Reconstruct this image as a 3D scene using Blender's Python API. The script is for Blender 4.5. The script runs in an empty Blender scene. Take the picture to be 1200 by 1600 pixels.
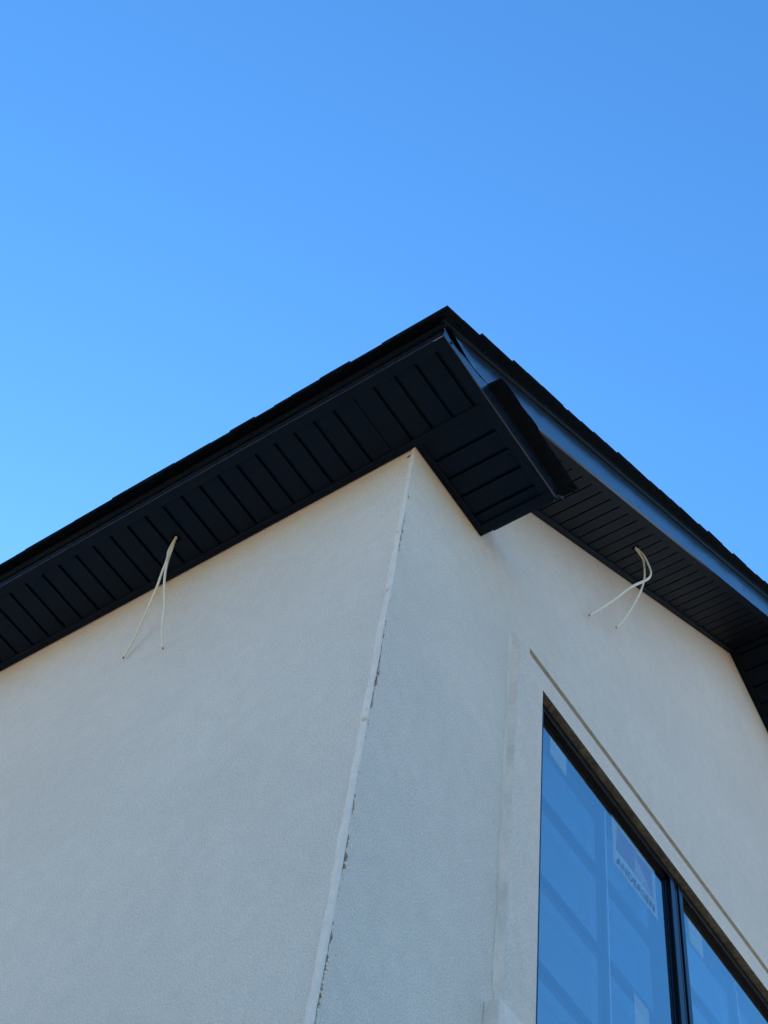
import bpy, bmesh, math, random
from mathutils import Vector, Matrix, noise
S = bpy.context.scene
COL = S.collection
random.seed(7)

# ------------------------------------------------------------------ camera
H = 7.02                        # height of the eave soffit above the ground
CAM = Vector((2.0528, -2.2630, -5.4207 + H))
R_right = Vector((0.82369418, 0.55746043, 0.10375817))
R_down = Vector((-0.43255269, 0.73604896, -0.52070154))
R_fwd = Vector((-0.3666416, 0.38401795, 0.84741026))
cam = bpy.data.cameras.new('camera')
cam.sensor_fit = 'VERTICAL'; cam.sensor_height = 24.0
cam.lens = 24.0 * 2334.19 / 1600
cam.clip_start = 0.05; cam.clip_end = 9000
cam_o = bpy.data.objects.new('camera', cam); COL.objects.link(cam_o)
m = Matrix.Identity(4)
for i in range(3):
    m[i][0] = R_right[i]; m[i][1] = -R_down[i]; m[i][2] = -R_fwd[i]; m[i][3] = CAM[i]
cam_o.matrix_world = m
S.camera = cam_o

# ------------------------------------------------------------------ sky, sun, exposure
SUN_EL, SUN_AZ = math.radians(21), math.radians(-57)   # azimuth: clockwise from +Y
world = bpy.data.worlds.new('World'); S.world = world; world.use_nodes = True
wn = world.node_tree
sky = wn.nodes.new('ShaderNodeTexSky'); sky.sky_type = 'NISHITA'; sky.sun_disc = False
sky.sun_elevation = SUN_EL; sky.sun_rotation = SUN_AZ
sky.air_density = 1.3; sky.dust_density = 0.7; sky.ozone_density = 10.0
bg = wn.nodes['Background']; bg.inputs['Strength'].default_value = 0.15
tint = wn.nodes.new('ShaderNodeVectorMath'); tint.operation = 'MULTIPLY'   # white balance of the sky
tint.inputs[1].default_value = (0.80, 1.03, 1.0)
wn.links.new(sky.outputs[0], tint.inputs[0]); wn.links.new(tint.outputs[0], bg.inputs['Color'])
sl = bpy.data.lights.new('sun', 'SUN'); sl.energy = 5.0; sl.angle = math.radians(0.5); sl.color = (1.0, 0.87, 0.64)
so = bpy.data.objects.new('sun', sl); COL.objects.link(so)
sd = Vector((math.sin(SUN_AZ) * math.cos(SUN_EL), math.cos(SUN_AZ) * math.cos(SUN_EL), math.sin(SUN_EL)))
so.rotation_euler = sd.to_track_quat('Z', 'Y').to_euler(); so.location = (0, 0, 30)
S.view_settings.view_transform = 'Standard'; S.view_settings.look = 'None'
S.view_settings.exposure = 1.36; S.view_settings.gamma = 1.0
S.view_settings.use_curve_mapping = False
S.cycles.max_bounces = 10; S.cycles.transparent_max_bounces = 12

# ------------------------------------------------------------------ materials
def mat(name, col, rough=0.6, bumps=(), mottle=None, ior=None, metallic=0.0, coat=0.0, coat_rough=0.05):
    """bumps: (scale, strength, distance); mottle: (scale, amount) real colour variation of the surface"""
    M = bpy.data.materials.new(name); M.use_nodes = True; n = M.node_tree.nodes; L = M.node_tree.links
    b = n['Principled BSDF']; b.inputs['Base Color'].default_value = (*col, 1)
    if ior is None: ior = 1.12 if rough > 0.85 else 1.5
    b.inputs['Roughness'].default_value = rough; b.inputs['IOR'].default_value = ior
    b.inputs['Metallic'].default_value = metallic
    b.inputs['Coat Weight'].default_value = coat; b.inputs['Coat Roughness'].default_value = coat_rough
    tc = n.new('ShaderNodeTexCoord')
    last = None
    for sc, st, dist in bumps:
        t = n.new('ShaderNodeTexNoise'); t.inputs['Scale'].default_value = sc; t.inputs['Detail'].default_value = 3
        L.new(tc.outputs['Object'], t.inputs['Vector'])
        bp = n.new('ShaderNodeBump'); bp.inputs['Strength'].default_value = st; bp.inputs['Distance'].default_value = dist
        L.new(t.outputs['Fac'], bp.inputs['Height'])
        if last: L.new(last.outputs[0], bp.inputs['Normal'])
        last = bp
    if last: L.new(last.outputs[0], b.inputs['Normal'])
    if mottle:
        prev = None
        for sc, am in mottle:
            t = n.new('ShaderNodeTexNoise'); t.inputs['Scale'].default_value = sc; t.inputs['Detail'].default_value = 4
            L.new(tc.outputs['Object'], t.inputs['Vector'])
            mr = n.new('ShaderNodeMapRange'); mr.inputs['From Min'].default_value = 0.3; mr.inputs['From Max'].default_value = 0.7
            mr.inputs['To Min'].default_value = 1 - am; mr.inputs['To Max'].default_value = 1 + am
            L.new(t.outputs['Fac'], mr.inputs['Value'])
            mx = n.new('ShaderNodeVectorMath'); mx.operation = 'SCALE'
            if prev: L.new(prev.outputs[0], mx.inputs[0])
            else: mx.inputs[0].default_value = col
            L.new(mr.outputs[0], mx.inputs['Scale'])
            prev = mx
        L.new(prev.outputs[0], b.inputs['Base Color'])
    return M

STUCCO = (0.88, 0.675, 0.545)
m_stucco = mat('stucco', STUCCO, 0.92, [(55, 0.5, 0.006), (150, 1.0, 0.006), (330, 0.8, 0.003)], [(170, 0.17), (420, 0.10), (1.3, 0.04), (14, 0.03)])
m_trim = mat('trim_stucco', (0.74, 0.67, 0.54), 0.92, [(40, 0.35, 0.006), (150, 0.9, 0.004), (380, 0.5, 0.0015)], [(200, 0.06), (5, 0.05)])
m_tan = mat('bare_basecoat', (0.90, 0.685, 0.56), 0.9, [(60, 0.4, 0.004), (220, 0.4, 0.0015)], [(4, 0.12), (60, 0.06)])
m_reveal = mat('brown_basecoat', (0.21, 0.17, 0.13), 0.95, [(70, 0.8, 0.006)], [(45, 0.3), (12, 0.2)])
m_groove = mat('groove_basecoat', (0.66, 0.54, 0.42), 0.95, [(70, 0.6, 0.004)], [(30, 0.1)])
m_bead = mat('corner_bead_vinyl', (0.88, 0.68, 0.56), 0.88, [(18, 0.6, 0.006), (120, 0.5, 0.002)], [(20, 0.06), (150, 0.06)])
m_gap = mat('dark_crack', (0.035, 0.035, 0.035), 0.95, [(90, 0.8, 0.004)])
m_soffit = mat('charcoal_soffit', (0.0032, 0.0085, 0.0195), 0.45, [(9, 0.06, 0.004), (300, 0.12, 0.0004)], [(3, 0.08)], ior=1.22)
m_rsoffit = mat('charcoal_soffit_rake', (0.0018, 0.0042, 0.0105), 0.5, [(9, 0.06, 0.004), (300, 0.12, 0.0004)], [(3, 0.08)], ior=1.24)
m_fascia = mat('black_aluminium', (0.004, 0.005, 0.008), 0.22, [(6, 0.10, 0.01), (1.6, 0.25, 0.02), (300, 0.0, 0.0001)], None, ior=3.2)
m_drip = mat('drip_edge_metal', (0.007, 0.007, 0.009), 0.4, [(8, 0.1, 0.004)], None, ior=1.3)
m_shingle = mat('asphalt_shingle', (0.011, 0.013, 0.018), 0.95, [(260, 1.0, 0.004), (60, 0.5, 0.004)], [(340, 0.5), (30, 0.25)])
m_under = mat('shingle_underside', (0.006, 0.006, 0.007), 0.95, [(200, 1.0, 0.003)], [(120, 0.3)])
m_frame = mat('black_window_frame', (0.004, 0.005, 0.008), 0.16, [(20, 0.03, 0.001)], None, ior=1.38)
m_grille = mat('dark_grille_bar', (0.02, 0.03, 0.045), 0.9, ior=1.03)
m_clear = mat('white_weatherstrip', (0.7, 0.75, 0.8), 0.4)
m_cable = mat('cable_jacket', (0.90, 0.70, 0.50), 0.5, [(80, 0.15, 0.001)], [(12, 0.06)])
m_copper = mat('copper_core', (0.08, 0.055, 0.04), 0.5, metallic=0.3)
m_drywall = mat('drywall', (0.8, 0.82, 0.85), 0.9, [(60, 0.2, 0.002)])
m_rooffloor = mat('subfloor', (0.30, 0.24, 0.16), 0.9)
m_wood = mat('dark_board', (0.01, 0.009, 0.008), 0.95)
m_hole = mat('soffit_hole_dark', (0.004, 0.004, 0.004), 0.9)

def glass_mat(name, ior):
    M = bpy.data.materials.new(name); M.use_nodes = True; n = M.node_tree.nodes; L = M.node_tree.links
    n.remove(n['Principled BSDF']); out = n['Material Output']
    gl = n.new('ShaderNodeBsdfGlossy'); gl.inputs['Roughness'].default_value = 0.0; gl.inputs['Color'].default_value = (0.90, 1.0, 1.0, 1)
    tr = n.new('ShaderNodeBsdfTransparent'); tr.inputs['Color'].default_value = (0.92, 0.97, 0.98, 1)
    # two-sided Schlick reflectance of coated glass: ior here is the facing reflectance
    ge = n.new('ShaderNodeNewGeometry'); dt = n.new('ShaderNodeVectorMath'); dt.operation = 'DOT_PRODUCT'
    L.new(ge.outputs['Normal'], dt.inputs[0]); L.new(ge.outputs['Incoming'], dt.inputs[1])
    def mth(op, a, b=None):
        q = n.new('ShaderNodeMath'); q.operation = op
        for k, v in enumerate((a, b)):
            if v is None: continue
            if isinstance(v, (int, float)): q.inputs[k].default_value = v
            else: L.new(v, q.inputs[k])
        return q.outputs[0]
    fac = mth('POWER', mth('SUBTRACT', 1.0, mth('ABSOLUTE', dt.outputs['Value'])), 5.0)
    fac = mth('ADD', ior, mth('MULTIPLY', fac, 1.0 - ior))
    tc = n.new('ShaderNodeTexCoord'); t = n.new('ShaderNodeTexNoise'); t.inputs['Scale'].default_value = 1.4
    L.new(tc.outputs['Object'], t.inputs['Vector'])
    bp = n.new('ShaderNodeBump'); bp.inputs['Strength'].default_value = 0.10; bp.inputs['Distance'].default_value = 0.02
    L.new(t.outputs['Fac'], bp.inputs['Height']); L.new(bp.outputs[0], gl.inputs['Normal'])
    mx = n.new('ShaderNodeMixShader')
    L.new(fac, mx.inputs[0]); L.new(tr.outputs[0], mx.inputs[1]); L.new(gl.outputs[0], mx.inputs[2])
    L.new(mx.outputs[0], out.inputs['Surface'])
    return M
m_glass = glass_mat('window_glass', 0.39)
m_glass_in = glass_mat('inner_glass', 0.18)
def film_mat(name, col, alpha):
    """thin translucent sticker film on the glass"""
    M = bpy.data.materials.new(name); M.use_nodes = True; b = M.node_tree.nodes['Principled BSDF']
    b.inputs['Base Color'].default_value = (*col, 1); b.inputs['Alpha'].default_value = alpha
    b.inputs['Roughness'].default_value = 0.5; b.inputs['IOR'].default_value = 1.05
    return M
m_film = film_mat('sticker_film', (0.60, 0.82, 0.95), 0.28)
m_filmw = film_mat('sticker_print_pale', (0.6, 0.8, 0.95), 0.22)
m_filmb = film_mat('sticker_print_blue', (0.16, 0.25, 0.55), 0.30)
m_letter = film_mat('sticker_letter_ink', (0.01, 0.07, 0.20), 0.5)

def ground_mat():
    M = bpy.data.materials.new('dry_grass_and_dirt'); M.use_nodes = True; n = M.node_tree.nodes; L = M.node_tree.links
    b = n['Principled BSDF']; b.inputs['Roughness'].default_value = 0.95
    tc = n.new('ShaderNodeTexCoord'); t = n.new('ShaderNodeTexNoise'); t.inputs['Scale'].default_value = 0.35; t.inputs['Detail'].default_value = 8
    L.new(tc.outputs['Object'], t.inputs['Vector'])
    r = n.new('ShaderNodeValToRGB'); r.color_ramp.elements[0].position = 0.38; r.color_ramp.elements[1].position = 0.62
    r.color_ramp.elements[0].color = (0.52, 0.41, 0.26, 1); r.color_ramp.elements[1].color = (0.45, 0.37, 0.22, 1)
    L.new(t.outputs['Fac'], r.inputs[0]); L.new(r.outputs[0], b.inputs['Base Color'])
    t2 = n.new('ShaderNodeTexNoise'); t2.inputs['Scale'].default_value = 12; L.new(tc.outputs['Object'], t2.inputs['Vector'])
    bp = n.new('ShaderNodeBump'); bp.inputs['Distance'].default_value = 0.05; L.new(t2.outputs['Fac'], bp.inputs['Height']); L.new(bp.outputs[0], b.inputs['Normal'])
    return M
m_ground = ground_mat()

# ------------------------------------------------------------------ helpers
def V(x, y, z): return Vector((x, y, z + H))      # house coordinates: z = 0 at the eave soffit

def link(name, bm, mt, parent=None, smooth=False, weld=True):
    if weld: bmesh.ops.remove_doubles(bm, verts=bm.verts, dist=1e-5)
    bmesh.ops.recalc_face_normals(bm, faces=bm.faces)
    me = bpy.data.meshes.new(name); bm.to_mesh(me); bm.free()
    o = bpy.data.objects.new(name, me); COL.objects.link(o)
    for q in (mt if isinstance(mt, (list, tuple)) else [mt]): me.materials.append(q)
    if smooth:
        for p in me.polygons: p.use_smooth = True
    if parent: o.parent = parent
    return o

def box(bm, x0, x1, y0, y1, z0, z1, mi=0):
    vs = [bm.verts.new(V(x, y, z)) for x in (x0, x1) for y in (y0, y1) for z in (z0, z1)]
    for f in ((0, 1, 3, 2), (4, 6, 7, 5), (0, 4, 5, 1), (2, 3, 7, 6), (0, 2, 6, 4), (1, 5, 7, 3)):
        bm.faces.new([vs[i] for i in f]).material_index = mi

def quad(bm, *p, mi=0):
    f = bm.faces.new([bm.verts.new(V(*q)) for q in p]); f.material_index = mi; return f

def prism(bm, pts, d, mi=0):
    """closed solid: polygon pts (3-D house coords) extruded by vector d"""
    a = [bm.verts.new(V(*p)) for p in pts]; b = [bm.verts.new(V(p[0] + d[0], p[1] + d[1], p[2] + d[2])) for p in pts]
    n = len(pts)
    bm.faces.new(a).material_index = mi; bm.faces.new(b[::-1]).material_index = mi
    for i in range(n):
        bm.faces.new([a[i], a[(i + 1) % n], b[(i + 1) % n], b[i]]).material_index = mi

def tag(o, label=None, cat=None, group=None, kind=None):
    if label: o['label'] = label
    if cat: o['category'] = cat
    if group: o['group'] = group
    if kind: o['kind'] = kind
    return o

def bevel(o, w=0.0015, seg=2):
    md = o.modifiers.new('bevel', 'BEVEL'); md.width = w; md.segments = seg; md.limit_method = 'ANGLE'; md.angle_limit = math.radians(40)

# ------------------------------------------------------------------ ground
bm = bmesh.new()
N = 48
ring = [[bm.verts.new((r * math.cos(2 * math.pi * i / N), r * math.sin(2 * math.pi * i / N), 0)) for i in range(N)] for r in (6, 30, 200, 1200, 4000)]
bm.faces.new(ring[0])
for a, b in zip(ring, ring[1:]):
    for i in range(N): bm.faces.new([a[i], a[(i + 1) % N], b[(i + 1) % N], b[i]])
tag(link('ground', bm, m_ground), 'dry grass and bare dirt around the new house', kind='structure')

bm = bmesh.new()  # unseen dark ground, added to cut the warm bounce onto the gable wall
for x0, x1, y0, y1 in ((3.2, 11.5, -26, 14),):
    bm.faces.new([bm.verts.new(p) for p in ((x0, y0, 0.004), (x1, y0, 0.004), (x1, y1, 0.004), (x0, y1, 0.004))])
tag(link('added_dark_ground', bm, mat('dark_ground', (0.10, 0.085, 0.07), 0.9, [(90, 0.6, 0.01)], [(40, 0.2), (0.8, 0.1)])), 'unseen dark ground patch added to dim bounce light on the gable wall', kind='structure')

# ------------------------------------------------------------------ house
house = bpy.data.objects.new('house', None); COL.objects.link(house)
tag(house, 'cream stucco house corner with black eaves, black gable soffit and a tall black framed window', 'house')
W, LEN = 6.50, 12.0            # gable width, length along the eave
SL = 0.686                     # roof slope
PK = W / 2
S0 = 0.133                     # rake soffit height at y = 0
def rk(y, off=0.0):            # height of the rake line
    return off + SL * (PK - abs(y - PK))

def jag(z, k=0.0):
    am = 1.0 + 0.7 * max(0.0, min(1.0, -z / 2.2))
    """ragged edge of the gable stucco at the corner: distance from the true corner"""
    a = noise.noise(Vector((z * 2.3, 3.1 + k, 0))); b = noise.noise(Vector((z * 17, 7.7 + k, 0))); c = noise.noise(Vector((z * 70, 1.3 + k, 0)))
    return max(0.0, am * (0.0018 + 0.010 * a + 0.007 * b + 0.008 * c))

# gable wall: one stucco skin with the window opening and the groove over the window really cut in
WY0, WY1, WZ1, WZ0 = 1.035, 3.42, -0.476, -2.95
GY0, GY1, GZ0, GZ1 = 0.925, 3.53, -0.352, -0.312
TY0, TY1 = 0.79, 3.67           # outer edges of the raised trim
TP = 0.037                      # trim projection
bm = bmesh.new()
zb = [-H]
z = -H
while z < S0 - 0.02:
    z += 0.35 if z < -4.5 else 0.006
    zb.append(min(z, S0 - 0.02))
# ragged strip at the corner
YS = 0.05
for a, b in zip(zb, zb[1:]):
    ja, jb = jag(a), jag(b)
    quad(bm, (0, ja, a), (0, YS, a), (0, YS, b), (0, jb, b))
    quad(bm, (0, ja, a), (0, jb, b), (-0.014, jb, b), (-0.014, ja, a))
def col(y0, y1, z0, z1a, z1b=None):
    quad(bm, (0, y0, z0), (0, y1, z0), (0, y1, z1a if z1b is None else z1b), (0, y0, z1a))
top = lambda y: rk(y, S0 + 0.0)
col(YS, GY0, -H, top(YS), top(GY0))
# column between groove start and window
col(GY0, WY0, -H, GZ0); col(GY0, WY0, GZ1, top(GY0), top(WY0))
# over / under the window, split at the peak
col(WY0, PK, -H, WZ0); col(WY0, PK, WZ1, GZ0); col(WY0, PK, GZ1, top(WY0), top(PK))
col(PK, WY1, -H, WZ0); col(PK, WY1, WZ1, GZ0); col(PK, WY1, GZ1, top(PK), top(WY1))
col(WY1, GY1, -H, GZ0); col(WY1, GY1, GZ1, top(WY1), top(GY1))
col(GY1, W, -H, top(GY1), top(W))
GD = -0.030
quad(bm, (GD, GY0, GZ0), (GD, GY1, GZ0), (GD, GY1, GZ1), (GD, GY0, GZ1), mi=1)
quad(bm, (0, GY0, GZ1), (0, GY1, GZ1), (GD, GY1, GZ1), (GD, GY0, GZ1), mi=1)
quad(bm, (0, GY0, GZ0), (0, GY1, GZ0), (GD, GY1, GZ0), (GD, GY0, GZ0))
quad(bm, (0, GY0, GZ0), (0, GY0, GZ1), (GD, GY0, GZ1), (GD, GY0, GZ0), mi=1)
quad(bm, (0, GY1, GZ0), (0, GY1, GZ1), (GD, GY1, GZ1), (GD, GY1, GZ0), mi=1)
gable = link('gable_wall', bm, [m_stucco, m_groove], house)

# reveal of the window opening (unpainted brown coat)
RD = 0.036
bm = bmesh.new()
quad(bm, (0, WY0, WZ1), (0, WY1, WZ1), (-0.12, WY1, WZ1), (-0.12, WY0, WZ1))
quad(bm, (0, WY0, WZ0), (0, WY1, WZ0), (-0.12, WY1, WZ0), (-0.12, WY0, WZ0))
quad(bm, (0, WY0, WZ0), (0, WY0, WZ1), (-0.12, WY0, WZ1), (-0.12, WY0, WZ0))
quad(bm, (0, WY1, WZ0), (0, WY1, WZ1), (-0.12, WY1, WZ1), (-0.12, WY1, WZ0))
link('window_reveal', bm, m_reveal, house)

# left (eave) wall, back walls and inner liner
bm = bmesh.new()
XE = -0.010
nx = 24
for i in range(nx):
    a, b = -LEN + (LEN + XE) * i / nx, -LEN + (LEN + XE) * (i + 1) / nx
    quad(bm, (a, 0, -H), (b, 0, -H), (b, 0, 0.03), (a, 0, 0.03))
link('eave_wall', bm, m_stucco, house)
bm = bmesh.new()
quad(bm, (-LEN, W, -H), (0, W, -H), (0, W, 0.03), (-LEN, W, 0.03))
quad(bm, (-LEN, 0, -H), (-LEN, W, -H), (-LEN, W, S0), (-LEN, PK, top(PK)), (-LEN, 0, S0))
link('rear_wall', bm, m_stucco, house)

# corner bead: smooth cream strip wrapping the corner, wavy, with knobs and chipped bits
bm = bmesh.new()
def bead_w(z):
    t = max(0.0, min(1.0, (-z) / 2.2))
    return 0.012 + 0.011 * t + 0.002 + 0.006 * noise.noise(Vector((z * 5, 0, 9))) + 0.003 * noise.noise(Vector((z * 22, 0, 9)))
def bead_p(z):
    return 0.0035 + 0.0018 * noise.noise(Vector((z * 9, 5, 0)))
zz = []
z = -H
while z < 0.0:
    zz.append(z); z += 0.3 if z < -4.5 else 0.012
zz.append(0.0)
prev = None
for z in zz:
    w, p = bead_w(z), bead_p(z)
    e = 0.002 * noise.noise(Vector((z * 25, 2, 4))) + 0.0065 * noise.noise(Vector((z * 2.6, 8, 4)))
    row = [bm.verts.new(V(-w - 0.008, 0.0005, z)), bm.verts.new(V(-w, -p, z)), bm.verts.new(V(-w * 0.45, -p - 0.0025, z)), bm.verts.new(V(-0.003 + e, -p - 0.002, z)),
           bm.verts.new(V(0.0015 + e, -p + 0.001, z)), bm.verts.new(V(0.001 + e, 0.0012, z)), bm.verts.new(V(-0.014, 0.0015, z))]
    if prev:
        for i in range(6): bm.faces.new([prev[i], prev[i + 1], row[i + 1], row[i]])
    prev = row
bead_bm = bm
# crack backing behind the ragged edge
bm = bmesh.new()
quad(bm, (-0.013, 0.0, -H), (-0.013, YS, -H), (-0.013, YS, -0.0), (-0.013, 0.0, 0.0))
crack_bm = bm
# crumbs of coat along the edge, in the bead's own surface
bm = bead_bm
def lump(x, y, z, r, sx=1, sy=1, sz=1):
    g = bmesh.ops.create_icosphere(bm, subdivisions=2, radius=r)
    for v in g['verts']:
        d = v.co.normalized(); k = 1 + 0.35 * noise.noise(d * 2.2 + Vector((x * 50, y * 50, z * 9)))
        v.co = V(x + v.co.x * k * sx, y + v.co.y * k * sy, z + v.co.z * k * sz)
for z0, r in ((-1.77, 0.012), (-1.05, 0.010), (-0.26, 0.006), (-1.72, 0.006), (-0.66, 0.008)):
    lump(-0.010, -0.004, z0, r)
for i in range(170):
    z0 = -0.05 - 3.2 * random.random() ** 0.9
    if noise.noise(Vector((z0 * 4, 11, 0))) > -0.12:
        lump(0.0005, jag(z0) * random.uniform(0.2, 1.2), z0, random.uniform(0.0012, 0.0050), 0.7, 1, random.uniform(0.7, 1.8))
bead = link('corner_bead', bm, m_bead, house, smooth=True, weld=False)
link('crack_backing', crack_bm, m_gap, bead)
# chipped pits near the top corner
bm = bmesh.new()
for x0, y0, z0, r in ((-0.028, -0.0002, -0.052, 0.009), (-0.036, -0.0002, -0.05, 0.005)):
    pts = []
    for i in range(14):
        a = 2 * math.pi * i / 14; q = r * (1 + 0.35 * noise.noise(Vector((math.cos(a) * 1.5, math.sin(a) * 1.5, x0 * 90))))
        pts.append((x0 + q * math.cos(a), -0.0008, z0 + 0.8 * q * math.sin(a)))
    quad(bm, *pts)
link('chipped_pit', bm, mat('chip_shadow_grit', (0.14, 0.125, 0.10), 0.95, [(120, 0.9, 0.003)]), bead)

# raised window trim: left jamb strip, right jamb strip, base block
def trim_strip(name, y0, y1, side):
    bm = bmesh.new()
    zs = []
    z = -2.33
    while z < -0.385: zs.append(z); z += 0.05
    zs.append(-0.364)
    prev = None
    for z in zs:
        t = min(1, (-0.364 - z) / 0.08)
        p = TP * (0.25 + 0.75 * t ** 0.5) + 0.0012 * noise.noise(Vector((z * 5, y0, 0)))
        wob = 0.0035 * noise.noise(Vector((z * 2.1, 4, y0)))
        if side < 0: P = [(0.0003, y0 - 0.004 + wob, z), (p - 0.004, y0 + wob, z), (p, y0 + 0.006 + wob, z), (p, y0 + 0.05, z), (0.0006, y1, z)]
        else: P = [(0.0006, y0, z), (p, y1 - 0.05, z), (p, y1 - 0.006 + wob, z), (p - 0.004, y1 + wob, z), (0.0003, y1 + 0.004 + wob, z)]
        row = [bm.verts.new(V(*q)) for q in P]
        if prev:
            for i in range(4):
                f = bm.faces.new([prev[i], prev[i + 1], row[i + 1], row[i]])
                f.material_index = 1 if (i == 0 and side < 0) or (i == 3 and side > 0) else 0
        else: bm.faces.new(row)
        prev = row
    bm.faces.new(prev[::-1]).material_index = 1
    return link(name, bm, [m_stucco, m_tan], house)
trim_strip('window_trim', TY0, WY0 - 0.002, -1)
trim_strip('window_trim', WY1 + 0.002, TY1, 1)
bm = bmesh.new()
prism(bm, [(0, 0.735, -H + 0.02), (0.055, 0.742, -H + 0.02), (0.055, WY0 - 0.004, -H + 0.02), (0, WY0 - 0.004, -H + 0.02)], (0, 0, H - 2.345))
bevel(link('trim_base', bm, m_tan, house), 0.004)

# tan smear of base coat beside the trim top
bm = bmesh.new()
pts = []
prev = None
for i in range(40):
    z = -0.40 - i * 0.0475
    w = 0.028 * (1 - i / 60) + 0.010 * noise.noise(Vector((z * 4, 0, 1)))
    a = bm.verts.new(V(0.0009, TY0 - 0.002 - max(0.004, w), z)); b = bm.verts.new(V(0.0009, TY0 - 0.001, z))
    if prev: bm.faces.new([prev[0], prev[1], b, a])
    prev = (a, b)
link('basecoat_smear', bm, mat('thin_basecoat', (0.86, 0.70, 0.55), 0.92, [(190, 0.7, 0.003)], [(6, 0.08)]), house)

# ------------------------------------------------------------------ soffits
def soffit_profile(bm, P, t, u, length, a0, a1, grooves, gw=0.015, gd=0.016, thin=()):
    """panel surface with real grooves. P origin, t = direction across the grooves, u = direction along them, up offset is +z"""
    P, t, u = Vector(P), Vector(t), Vector(u)
    ks = []
    ks.append((a0, 0))
    for g in sorted(grooves):
        w = 0.004 if g in thin else gw; d = gd
        if g - w / 2 <= a0 or g + w / 2 >= a1: continue
        ks += [(g - w / 2, 0), (g - w / 2 + 0.0006, d), (g + w / 2 - 0.0006, d), (g + w / 2, 0)]
    ks.append((a1, 0))
    pr = None
    for s, d in ks:
        q = P + t * s + Vector((0, 0, d)); r = q + u * length
        row = (bm.verts.new(V(*q)), bm.verts.new(V(*r)))
        if pr: bm.faces.new([pr[0], pr[1], row[1], row[0]])
        pr = row

# eave soffit: grooves run along y, spaced along x
bm = bmesh.new()
gx = [0.310 - 0.1016 * i for i in range(120)]
soffit_profile(bm, (0, -0.323, 0.004), (-1, 0, 0), (0, 1, 0), 0.29, -0.345, LEN, [-g for g in gx], thin=(-gx[4],))
bm2 = bm
eave_soffit = link('eave_soffit', bm, m_soffit, house)
# return soffit under the corner box: grooves along x, spaced along y
bm = bmesh.new()
soffit_profile(bm, (0.02, 0, 0.004), (0, 1, 0), (1, 0, 0), 0.325, -0.01, 0.475, [0.100, 0.199, 0.299, 0.404])
link('return_soffit', bm, m_soffit, house)
# rake soffits
for sgn in (1, -1):
    bm = bmesh.new()
    tdir = Vector((0, 1, SL)) if sgn > 0 else Vector((0, -1, SL))
    org = (0.02, 0.0, S0 + 0.004) if sgn > 0 else (0.02, W, S0 + 0.004)
    gy = [1.101 + 0.0922 * i for i in range(-11, 30)]
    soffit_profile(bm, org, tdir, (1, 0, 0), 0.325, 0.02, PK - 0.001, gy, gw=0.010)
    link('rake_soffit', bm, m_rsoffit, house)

# trim channels of the soffits
def chan(name, bm, mt=None): 
    o = link(name, bm, mt or m_soffit, house); bevel(o, 0.0012, 1); return o
bm = bmesh.new()     # along the eave wall (runs on past the corner to the outer fascia)
box(bm, -LEN, 0.340, -0.036, -0.004, -0.006, 0.004 + 0.004)
box(bm, -LEN, 0.345, -0.0315, -0.0275, -0.0095, -0.0055)
chan('soffit_channel', bm)
bm = bmesh.new()     # along the gable wall under the return
box(bm, 0.0015, 0.030, -0.0035, 0.505, -0.007, 0.008)
box(bm, 0.0245, 0.0285, 0.0, 0.457, -0.0105, -0.0065)
chan('soffit_channel', bm)
bm = bmesh.new()     # end of the return
box(bm, 0.004, 0.372, 0.458, 0.504, -0.009, 0.006)
box(bm, 0.008, 0.372, 0.5, 0.5045, 0.006, 0.115)
chan('return_end_cap', bm)
for sgn in (1, -1):
    bm = bmesh.new()
    f = (lambda y: y) if sgn > 0 else (lambda y: W - y)
    for (x0, x1, o0, o1) in ((0.0015, 0.034, -0.010, 0.006), (0.026, 0.032, -0.0145, -0.0095)):
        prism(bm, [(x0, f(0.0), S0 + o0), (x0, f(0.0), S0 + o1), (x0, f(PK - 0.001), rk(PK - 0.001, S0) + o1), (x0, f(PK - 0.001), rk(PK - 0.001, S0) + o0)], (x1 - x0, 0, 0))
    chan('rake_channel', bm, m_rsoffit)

# ------------------------------------------------------------------ fascias
def fold(o): bevel(o, 0.0018, 2); return o
bm = bmesh.new()   # eave fascia: upright face with a flange under the soffit edge
box(bm, -LEN - 0.2, 0.3755, -0.3695, -0.366, -0.0029, 0.092)
bevel(link('eave_fascia', bm, m_fascia, house), 0.0008, 1)
bm = bmesh.new(); box(bm, -LEN - 0.2, 0.3275, -0.3698, -0.3225, -0.0045, -0.0031)
fold(link('eave_flange', bm, m_soffit, house))
bm = bmesh.new()
box(bm, 0.328, 0.3725, -0.3655, 0.492, -0.0042, 0.0015)
fold(link('return_flange', bm, m_soffit, house))

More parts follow.
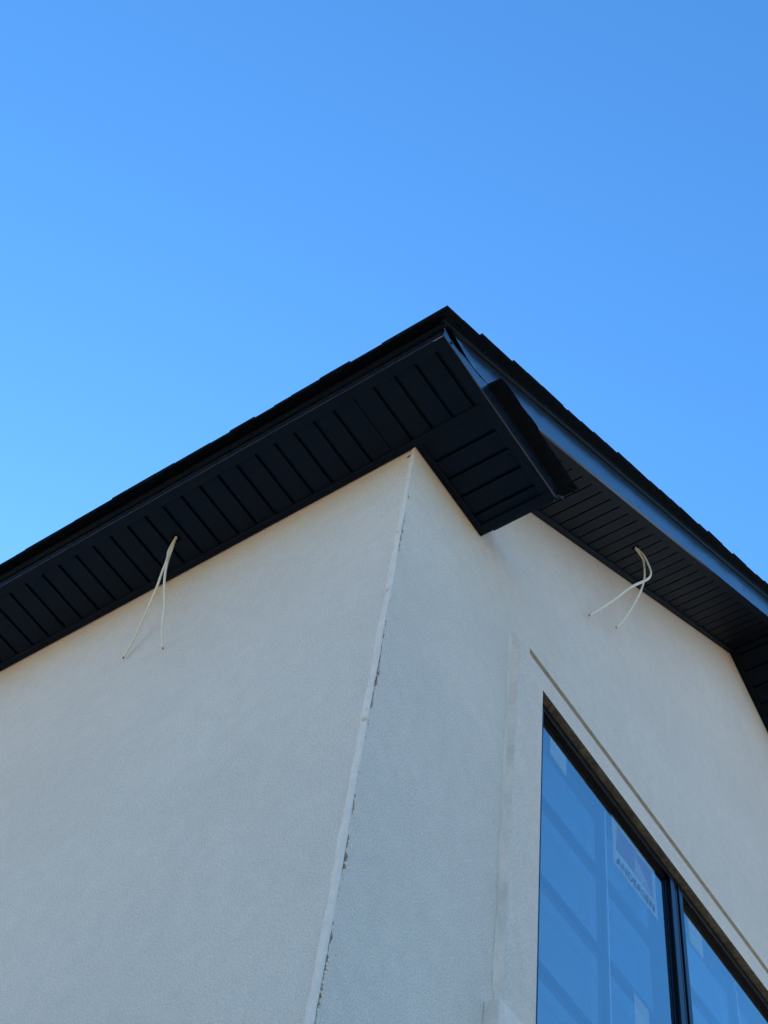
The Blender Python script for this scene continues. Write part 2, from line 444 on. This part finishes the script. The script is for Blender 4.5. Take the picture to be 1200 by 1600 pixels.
# return fascia: upright sheet whose top edge bows away from the rake fascia
bm = bmesh.new()
low = [(-0.372, 0.058), (-0.336, 0.042), (-0.290, 0.036), (-0.216, 0.066), (-0.160, 0.072), (-0.101, 0.085), (-0.045, 0.112)]
n = 60
def lerp(tab, y):
    if y <= tab[0][0]: return tab[0][1]
    for (a, p), (b, q) in zip(tab, tab[1:]):
        if y <= b: return p + (q - p) * (y - a) / (b - a)
    return tab[-1][1]
pr = None
for i in range(n + 1):
    y = -0.3715 + (0.492 + 0.3715) * i / n
    zt = lerp(low, y)
    bow = 0.003 * math.sin(y * 9) + 0.002 * noise.noise(Vector((y * 8, 0, 0)))
    bump_ = 0.005 * math.exp(-((y + 0.30) / 0.02) ** 2)
    row = [bm.verts.new(V(0.3735, y, -0.004)), bm.verts.new(V(0.3775, y, -0.002)), bm.verts.new(V(0.3785 + bow * 0.4, y, zt * 0.5)), bm.verts.new(V(0.3790 + bow, y, zt)), bm.verts.new(V(0.3735, y, zt + 0.0005))]
    if pr:
        for k in range(4): bm.faces.new([pr[k], pr[k + 1], row[k + 1], row[k]])
    pr = row
return_fascia = link('return_fascia', bm, m_fascia, house, smooth=True)
md = return_fascia.modifiers.new('es', 'EDGE_SPLIT'); md.split_angle = math.radians(40)
# nail dimple and the crumpled tab at the end of the fascia
bm = bmesh.new()
g = bmesh.ops.create_icosphere(bm, subdivisions=2, radius=0.006)
for v in g['verts']: v.co = V(0.3792 + v.co.x * 0.4, -0.318 + v.co.y, 0.016 + v.co.z * 1.1)
link('nail_head', bm, m_hole, return_fascia, smooth=True)
bm = bmesh.new()
for (x, y, z, ln, w, dx, dy) in ((0.374, 0.494, 0.004, 0.030, 0.012, 0.006, 0.010), (0.382, 0.500, 0.010, 0.034, 0.009, 0.014, 0.016), (0.392, 0.512, 0.012, 0.026, 0.008, 0.004, 0.020), (0.366, 0.500, -0.002, 0.018, 0.010, -0.006, 0.010)):
    w *= 0.45; ln *= 0.7; prism(bm, [(x, y, z), (x + w, y + 0.002, z + 0.003), (x + w + dx, y + dy + 0.002, z - ln), (x + dx, y + dy, z - ln * 0.8)], (0.0012, 0.0012, 0))
link('crumpled_tab', bm, mat('bent_metal_edge', (0.03, 0.03, 0.035), 0.4, [(40, 0.6, 0.004)], None, ior=1.4), return_fascia)
# near-black board painting the shade of the open gap between the two fascias
bm = bmesh.new()
prism(bm, [(0.350, -0.36, 0.0), (0.350, 0.3, 0.0), (0.350, 0.3, 0.30), (0.350, -0.36, 0.10)], (0.006, 0, 0))
link('gap_shade_board', bm, m_wood, house)

# rake fascias
up = [(-0.372, 0.105), (-0.350, 0.130), (-0.336, 0.133), (-0.278, 0.115), (-0.207, 0.093), (-0.155, 0.094), (-0.101, 0.105), (-0.041, 0.125), (0.02, S0 + SL * 0.02 - 0.004)]
for sgn in (1, -1):
    bm = bmesh.new(); pr = None
    ys = []
    y = -0.3715
    while y < PK: ys.append(y); y += 0.015 if y < 0.1 else 0.04
    ys.append(PK)
    for y in ys:
        zb_ = S0 - 0.006 + SL * y
        if y < 0.02: zb_ = lerp(up, y) if sgn > 0 else max(0.0, zb_)
        zt_ = S0 + SL * y + 0.232
        wv = 0.0016 * noise.noise(Vector((y * 2.3, sgn, 0))) + 0.0008 * noise.noise(Vector((y * 9, sgn, 0)))
        pillow = 0.0025
        yy = y if sgn > 0 else W - y
        row = [bm.verts.new(V(0.3655 if y > 0.06 else 0.3735, yy, zb_)), bm.verts.new(V(0.3740 + wv, yy, zb_ + 0.0003)), bm.verts.new(V(0.3745 + wv + pillow * 0.6, yy, zb_ + 0.25 * (zt_ - zb_))),
               bm.verts.new(V(0.3745 + wv + pillow, yy, zb_ + 0.55 * (zt_ - zb_))), bm.verts.new(V(0.3745 + wv, yy, zt_))]
        if pr:
            for k in range(4): bm.faces.new([pr[k], pr[k + 1], row[k + 1], row[k]])
        pr = row
    if sgn > 0:                      # small dings and scratches in the metal
        for y, dz in ((0.95, 0.08), (1.62, 0.13), (1.64, 0.115), (1.95, 0.10), (1.30, 0.05), (2.55, 0.12), (2.62, 0.07)):
            a = random.uniform(0.5, 1.4); l = random.uniform(0.006, 0.018)
            zc = rk(y, S0) + dz
            quad(bm, (0.3790, y, zc), (0.3792, y + 0.0025, zc + 0.002), (0.3792, y + 0.002 + l * 0.3, zc - l * a), (0.3790, y + l * 0.25, zc - l * a - 0.002), mi=1)
    rf = link('rake_fascia', bm, [m_fascia, m_hole], house, smooth=True)
    md = rf.modifiers.new('es', 'EDGE_SPLIT'); md.split_angle = math.radians(40)
    # flange under the outer soffit edge
    bm = bmesh.new(); y0 = 0.06; f = (lambda y: y) if sgn > 0 else (lambda y: W - y)
    prism(bm, [(0.325, f(y0), rk(y0, S0) - 0.006), (0.325, f(y0), rk(y0, S0) - 0.001), (0.325, f(PK - .001), rk(PK, S0) - 0.001), (0.325, f(PK - .001), rk(PK, S0) - 0.006)], (0.0465, 0, 0))
    link('rake_flange', bm, m_rsoffit, house)
# drip edges with hems and lap joints
for sgn in (1, -1):
    f = (lambda y: y) if sgn > 0 else (lambda y: W - y)
    bm = bmesh.new()
    joints = [-0.395, -0.117, 2.78, PK]
    for a, b in zip(joints, joints[1:]):
        e = 0.0012 if a > 0 else 0.0
        for (x0, x1, o0, o1) in ((0.3775, 0.386 + e, 0.205, 0.246), (0.386, 0.3915 + e, 0.199, 0.2085), (0.386, 0.3925 + e, 0.2385, 0.2475)):
            prism(bm, [(x0, f(a), S0 + SL * a + o0), (x0, f(a), S0 + SL * a + o1), (x0, f(b), S0 + SL * b + o1), (x0, f(b), S0 + SL * b + o0)], (x1 - x0, 0, 0))
    for j in joints[1:-1]:
        prism(bm, [(0.3930, f(j - 0.006), S0 + SL * j + 0.200), (0.3930, f(j - 0.006), S0 + SL * j + 0.246), (0.3930, f(j + 0.006), S0 + SL * j + 0.250), (0.3930, f(j + 0.006), S0 + SL * j + 0.204)], (0.0018, 0, 0))
    link('drip_edge', bm, m_drip, house)
bm = bmesh.new()
box(bm, -LEN - 0.2, 0.386, -0.384, -0.3725, 0.058, 0.094)
link('drip_edge', bm, m_drip, house)

# ------------------------------------------------------------------ roof: deck and individual shingle courses
XO = 0.392; UNDER = S0 + 0.250
bm = bmesh.new()
for sgn in (1, -1):
    f = (lambda y: y) if sgn > 0 else (lambda y: W - y)
    ya = -0.385; off = UNDER - 0.014
    prism(bm, [(XO - 0.004, f(ya), off + SL * ya), (XO - 0.004, f(ya), off + SL * ya + 0.012), (XO - 0.004, f(PK), off + SL * PK + 0.012), (XO - 0.004, f(PK), off + SL * PK)], (-(LEN + XO + 0.2), 0, 0))
roof = link('roof', bm, m_under, house)
ca = 1 / math.sqrt(1 + SL * SL); sa = SL * ca
def sh_pt(x, s, h, sgn):       # s: distance up the slope from the eave edge, h: height off the underlayment
    y = -0.427 + s * ca - h * sa; z = UNDER + SL * -0.427 + s * sa + h * ca
    return V(x, y if sgn > 0 else W - y, z)
EXP = 0.143
for sgn in (1, -1):
    bm = bmesh.new()
    ns = int((PK + 0.427) / ca / EXP) + 1
    smax = (PK + 0.427) / ca
    for r in range(-1, ns):
        s0 = max(0.0, r * EXP) if r >= 0 else 0.0
        h0 = 0.0 if r < 0 else 0.004
        x = 0.436 - (0.0 if r < 0 else random.uniform(-0.004, 0.006)) - 0.010 * max(0, 1 - s0 / 0.4)
        first = True
        while x > -LEN - 0.25:
            w = random.uniform(0.10, 0.28)
            if r <= 0: w = random.uniform(0.05, 0.18)
            if first: w = random.uniform(0.15, 0.33)
            th = 0.005 if r < 0 else (random.choice((0.006, 0.006, 0.009)) if r == 1 else random.choice((0.006, 0.008, 0.010)) if r == 0 else random.choice((0.005, 0.005, 0.011)))
            if r >= 0 and first: th = 0.011
            x1 = x - w
            s1 = min(smax, s0 + EXP * 1.5)
            ds = random.uniform(-0.004, 0.003) if r > 0 else (random.choice((0, 0.001, -0.004, -0.002)) if r == 0 else 0.0)
            if r < 0 and x < -LEN: break
            if r <= 0: ds += 0.010 * noise.noise(Vector((x * 1.3, sgn, 0))) + 0.004 * max(0, min(1, (-x - 0.5) / 1.5))
            a = h0 + 0.0005; b = 0.0
            sag = 0.0
            P = [sh_pt(x, s0 + ds, a, sgn), sh_pt(x1 + 0.001, s0 + ds, a, sgn), sh_pt(x1 + 0.001, s0 + ds, a + th, sgn), sh_pt(x, s0 + ds, a + th, sgn),
                 sh_pt(x, s1, b, sgn), sh_pt(x1 + 0.001, s1, b, sgn), sh_pt(x1 + 0.001, s1, b + 0.005, sgn), sh_pt(x, s1, b + 0.005, sgn)]
            vs = [bm.verts.new(p) for p in P]
            for q in ((0, 1, 2, 3), (4, 7, 6, 5), (0, 4, 5, 1), (3, 2, 6, 7), (0, 3, 7, 4), (1, 5, 6, 2)):
                fc = bm.faces.new([vs[i] for i in q])
            x = x1; first = False
    link('shingles', bm, m_shingle, roof, weld=False)
bm = bmesh.new()   # ridge caps
x = 0.44
while x > -LEN:
    for sg in (1, -1):
        zt = UNDER + SL * PK
        prism(bm, [(x, PK, zt + 0.034), (x, PK + sg * 0.14, zt + 0.034 - 0.14 * SL), (x, PK + sg * 0.14, zt + 0.026 - 0.14 * SL), (x, PK, zt + 0.026)], (-0.30, 0, -0.012))
    x -= 0.143
link('ridge_cap', bm, m_shingle, roof, weld=False)

# little roof over the eave return, ragged shingle edge
bm = bmesh.new()
n = 40
pr = None
for i in range(n + 1):
    y = -0.040 + 0.612 * i / n
    xo = 0.443 + 0.005 * noise.noise(Vector((y * 7, 2, 2))) + 0.003 * noise.noise(Vector((y * 30, 2, 2)))
    if i == 0: xo -= 0.004
    if y > 0.17 and y < 0.25: xo += 0.004
    z0 = 0.114 + 0.002 * noise.noise(Vector((y * 12, 0, 5)))
    row = [bm.verts.new(V(0.3740 if y < 0.504 else 0.02, y, z0 + 0.002)), bm.verts.new(V(xo, y, z0)), bm.verts.new(V(xo - 0.002, y, z0 + 0.013)), bm.verts.new(V(0.3740 if y < 0.504 else 0.02, y, z0 + 0.024))]
    if pr:
        for k in range(3): bm.faces.new([pr[k], pr[k + 1], row[k + 1], row[k]])
        bm.faces.new([pr[3], pr[0], row[0], row[3]])
    else: bm.faces.new(row)
    pr = row
bm.faces.new(pr[::-1])
rr = link('return_roof', bm, m_shingle, house)
bm = bmesh.new()
box(bm, 0.02, 0.379, 0.01, 0.503, 0.112, 0.120)
prism(bm, [(0.405, 0.54, 0.119), (0.432, 0.566, 0.119), (0.425, 0.573, 0.119), (0.40, 0.556, 0.119)], (0, 0, -0.020))
link('flashing', bm, m_wood, rr)

# ------------------------------------------------------------------ window
win = bpy.data.objects.new('window', None); COL.objects.link(win); win.parent = house
win.location = (0.010, 0, 0)
def ring_bm(bm, y0, y1, z0, z1, w, x0, x1):
    """rectangular frame built as four butted members"""
    box(bm, x0, x1, y0, y1, z1 - w, z1); box(bm, x0, x1, y0, y1, z0, z0 + w)
    box(bm, x0, x1, y0, y0 + w, z0 + w, z1 - w); box(bm, x0, x1, y1 - w, y1, z0 + w, z1 - w)
UW = 1.187
for u in range(2):
    y0 = WY0 + 0.001 + u * (UW + 0.006); y1 = y0 + UW
    z1, z0 = WZ1 - 0.002, WZ0 + 0.002
    bm = bmesh.new()
    ring_bm(bm, y0, y1, z0, z1, 0.020, -0.110, -0.043)
    ring_bm(bm, y0 + 0.0201, y1 - 0.0201, z0 + 0.0201, z1 - 0.0201, 0.033, -0.110, -0.037)
    bevel(link('frame', bm, m_frame, win), 0.002)
    i0 = 0.0535
    bm = bmesh.new()
    ring_bm(bm, y0 + i0, y1 - i0, z0 + i0, z1 - i0, 0.022, -0.105, -0.052)
    ring_bm(bm, y0 + i0 + 0.0221, y1 - i0 - 0.0221, z0 + i0 + 0.0221, z1 - i0 - 0.0221, 0.010, -0.100, -0.057)
    bevel(link('sash', bm, m_frame, win), 0.002)
    g0, g1, h0, h1 = y0 + i0 + 0.030, y1 - i0 - 0.030, z0 + i0 + 0.030, z1 - i0 - 0.030
    bm = bmesh.new(); quad(bm, (-0.060, g0, h0), (-0.060, g1, h0), (-0.060, g1, h1), (-0.060, g0, h1))
    link('pane', bm, m_glass, win)
    bm = bmesh.new(); quad(bm, (-0.098, g0, h0), (-0.098, g1, h0), (-0.098, g1, h1), (-0.098, g0, h1))
    link('inner_pane', bm, m_glass_in, win)
    gc = (g0 + g1) / 2
    bm = bmesh.new()
    box(bm, -0.094, -0.082, gc + 0.004, gc + 0.032, h0, h1)
    for k in range(1, 6):
        zc = h1 - 0.418 * k + 0.014
        if zc < h0 + 0.05: break
        box(bm, -0.0935, -0.0825, g0, gc + 0.0038, zc - 0.014, zc + 0.014); box(bm, -0.0935, -0.0825, gc + 0.0322, g1, zc - 0.014, zc + 0.014)
    link('grille', bm, m_grille, win)
    bm = bmesh.new(); box(bm, -0.080, -0.077, gc + 0.033, gc + 0.036, h0, h1)
    link('grille_edge', bm, m_clear, win)
    # inner panel behind the glass: pale protective sheet
bm = bmesh.new(); box(bm, -0.36, -0.11, (WY0 + UW + WY0) / 2 + UW / 2 - 0.03, (WY0 + UW + WY0) / 2 + UW / 2 + 0.04, WZ0, WZ1)
link('centre_post', bm, m_frame, win)

def film(name, pts, mt, x=-0.0588, parent=win):
    bm = bmesh.new(); quad(bm, *[(x, a, b) for a, b in pts]); return link(name, bm, mt, parent)
film('sticker', [(1.178, -0.594), (1.308, -0.598), (1.308, -0.716), (1.178, -0.697)], m_film)
film('sticker', [(2.359, -0.596), (2.495, -0.596), (2.488, -0.734), (2.363, -0.734)], m_film)
film('sticker', [(1.812, -1.440), (1.93, -1.440), (1.93, -1.66), (1.812, -1.66)], m_film)
A0, A1, B0, B1 = 1.685, 2.062, -0.856, -0.578
film('sticker', [(A0, B1), (A1, B1), (A1, B0 - 0.01), (A0 + 0.005, B0)], m_film)
film('sticker_emblem', [(A0 + 0.045, B1 - 0.028), (A1 - 0.025, B1 - 0.028), (A1 - 0.025, B0 + 0.094), (A0 + 0.03, B0 + 0.094)], m_filmb, -0.0580)
film('sticker_emblem', [(1.875, B1 - 0.045), (1.895, B1 - 0.075), (2.02, B0 + 0.098), (1.875, B0 + 0.098)], m_filmw, -0.0572)
cu = bpy.data.curves.new('lettering', 'FONT'); cu.body = 'ANDERSEN'; cu.size = 0.062; cu.space_character = 1.12; cu.offset = 0.0012; cu.align_x = 'LEFT'
to = bpy.data.objects.new('tmp', cu); COL.objects.link(to)
dg = bpy.context.evaluated_depsgraph_get(); me = bpy.data.meshes.new_from_object(to.evaluated_get(dg)); bpy.data.objects.remove(to)
xs = [v.co.x for v in me.vertices]; w = max(xs) - min(xs); k = 0.325 / w; x0 = min(xs)
for v in me.vertices:
    v.co = V(-0.0572, A0 + 0.028 + (v.co.x - x0) * k, B0 + 0.016 + v.co.y)
lt = bpy.data.objects.new('lettering', me); COL.objects.link(lt); me.materials.clear(); me.materials.append(m_letter); lt.parent = win

# room behind the window
bm = bmesh.new()
box(bm, -5.0, -0.115, 0.4, 4.6, -0.25, -0.10)            # ceiling
box(bm, -5.0, -0.02, 0.05, 6.4, -3.3, -3.15, 1)            # floor
box(bm, -5.1, -5.0, 0.3, 4.7, -3.15, -0.1)
box(bm, -5.0, -0.115, 0.3, 0.4, -3.15, -0.1); box(bm, -5.0, -0.115, 4.6, 4.7, -3.15, -0.1)
link('room', bm, [m_drywall, m_rooffloor], house)

# ------------------------------------------------------------------ cables
def catmull(P, n=8):
    P = [Vector(p) for p in P]; out = []
    for i in range(len(P) - 1):
        a = P[max(0, i - 1)]; b = P[i]; c = P[i + 1]; d = P[min(len(P) - 1, i + 2)]
        for k in range(n):
            t = k / n
            out.append(0.5 * ((2 * b) + (c - a) * t + (2 * a - 5 * b + 4 * c - d) * t * t + (3 * b - a - 3 * c + d) * t ** 3))
    out.append(P[-1]); return out
def cable(P, label, w=0.0064, h=0.0050, twist=(0.2, 1.4), origin=None):
    path = catmull(P); org = V(*path[0])
    root = bpy.data.objects.new('electric_cable', None); COL.objects.link(root); root.location = org
    bm = bmesh.new(); pr = None; n = 12
    up = Vector((1, 0, 0.1))
    for i, p in enumerate(path):
        d = (path[min(i + 1, len(path) - 1)] - path[max(i - 1, 0)]).normalized()
        s = d.cross(up).normalized(); u2 = s.cross(d)
        tw = twist[0] + (twist[1] - twist[0]) * i / len(path)
        a_ = s * math.cos(tw) + u2 * math.sin(tw); b_ = -s * math.sin(tw) + u2 * math.cos(tw)
        row = [bm.verts.new(V(*(p + a_ * w * math.cos(2 * math.pi * j / n) + b_ * h * math.sin(2 * math.pi * j / n))) - org) for j in range(n)]
        if pr:
            for j in range(n): bm.faces.new([pr[j], pr[(j + 1) % n], row[(j + 1) % n], row[j]])
        pr = row
    bm.faces.new(pr)
    link('jacket', bm, m_cable, root, smooth=True)
    bm = bmesh.new()
    d = (path[-1] - path[-2]).normalized(); s = d.cross(up).normalized()
    for o_ in (-0.0026, 0.0, 0.0026):
        c = path[-1] + s * o_
        g = bmesh.ops.create_cone(bm, segments=8, radius1=0.0011, radius2=0.0011, depth=0.010, cap_ends=True)
        q = d.to_track_quat('Z', 'Y').to_matrix()
        for v in g['verts']: v.co = q @ v.co + V(*(c + d * 0.002)) - org
    link('wire_core', bm, m_copper, root)
    tag(root, label, 'cable', 'loose cable ends hanging from the soffits')
    return root
cable([(-1.160, -0.164, 0.05), (-1.163, -0.164, 0.0), (-1.182, -0.160, -0.083), (-1.176, -0.155, -0.155), (-1.197, -0.140, -0.218), (-1.221, -0.120, -0.285), (-1.268, -0.090, -0.365), (-1.325, -0.055, -0.430), (-1.367, -0.032, -0.482), (-1.412, -0.014, -0.533)],
      'pale cable hanging from the eave soffit, the one curving out to the left', twist=(0.2, 1.2))
cable([(-1.171, -0.158, 0.05), (-1.172, -0.159, 0.0), (-1.171, -0.156, -0.071), (-1.176, -0.150, -0.142), (-1.175, -0.141, -0.220), (-1.170, -0.126, -0.302), (-1.160, -0.096, -0.414), (-1.166, -0.065, -0.504), (-1.170, -0.038, -0.576), (-1.162, -0.020, -0.643)],
      'pale cable hanging from the eave soffit, the one dropping straight down', twist=(0.6, 0.1))
cable([(0.196, 1.610, 1.30), (0.194, 1.606, 1.235), (0.200, 1.626, 1.232), (0.215, 1.650, 1.201), (0.220, 1.684, 1.158), (0.220, 1.707, 1.109), (0.210, 1.700, 1.061), (0.195, 1.668, 1.001), (0.150, 1.602, 0.892), (0.090, 1.503, 0.688), (0.030, 1.390, 0.477)],
      'pale cable looping wide from the gable soffit and ending furthest left', w=0.0075, h=0.0052, twist=(0.2, 0.5))
cable([(0.186, 1.604, 1.30), (0.188, 1.612, 1.245), (0.190, 1.640, 1.240), (0.195, 1.669, 1.222), (0.195, 1.685, 1.185), (0.185, 1.702, 1.099), (0.170, 1.702, 1.022), (0.150, 1.691, 0.936), (0.110, 1.667, 0.805), (0.080, 1.643, 0.708), (0.055, 1.613, 0.629)],
      'pale cable from the gable soffit, ending lower and further right above the window', w=0.0075, h=0.0052, twist=(0.5, 0.2))
# holes drilled in the soffits for the cables
def hole(c, nrm, r, par):
    bm = bmesh.new(); pts = []
    q = Vector(nrm).to_track_quat('Z', 'Y').to_matrix()
    for i in range(16):
        a = 2 * math.pi * i / 16; k = r * (1 + 0.15 * noise.noise(Vector((math.cos(a), math.sin(a), r * 99))))
        p = Vector(c) + q @ Vector((k * math.cos(a), k * math.sin(a), 0)); pts.append(tuple(p))
    quad(bm, *pts); link('cable_hole', bm, m_hole, par)
hole((-1.166, -0.161, 0.003), (0, 0, -1), 0.021, eave_soffit)
rs = [o for o in house.children if o.name.startswith('rake_soffit')][0]
hole((0.190, 1.606, rk(1.606, S0) + 0.0028), (0, SL, -1), 0.021, rs)
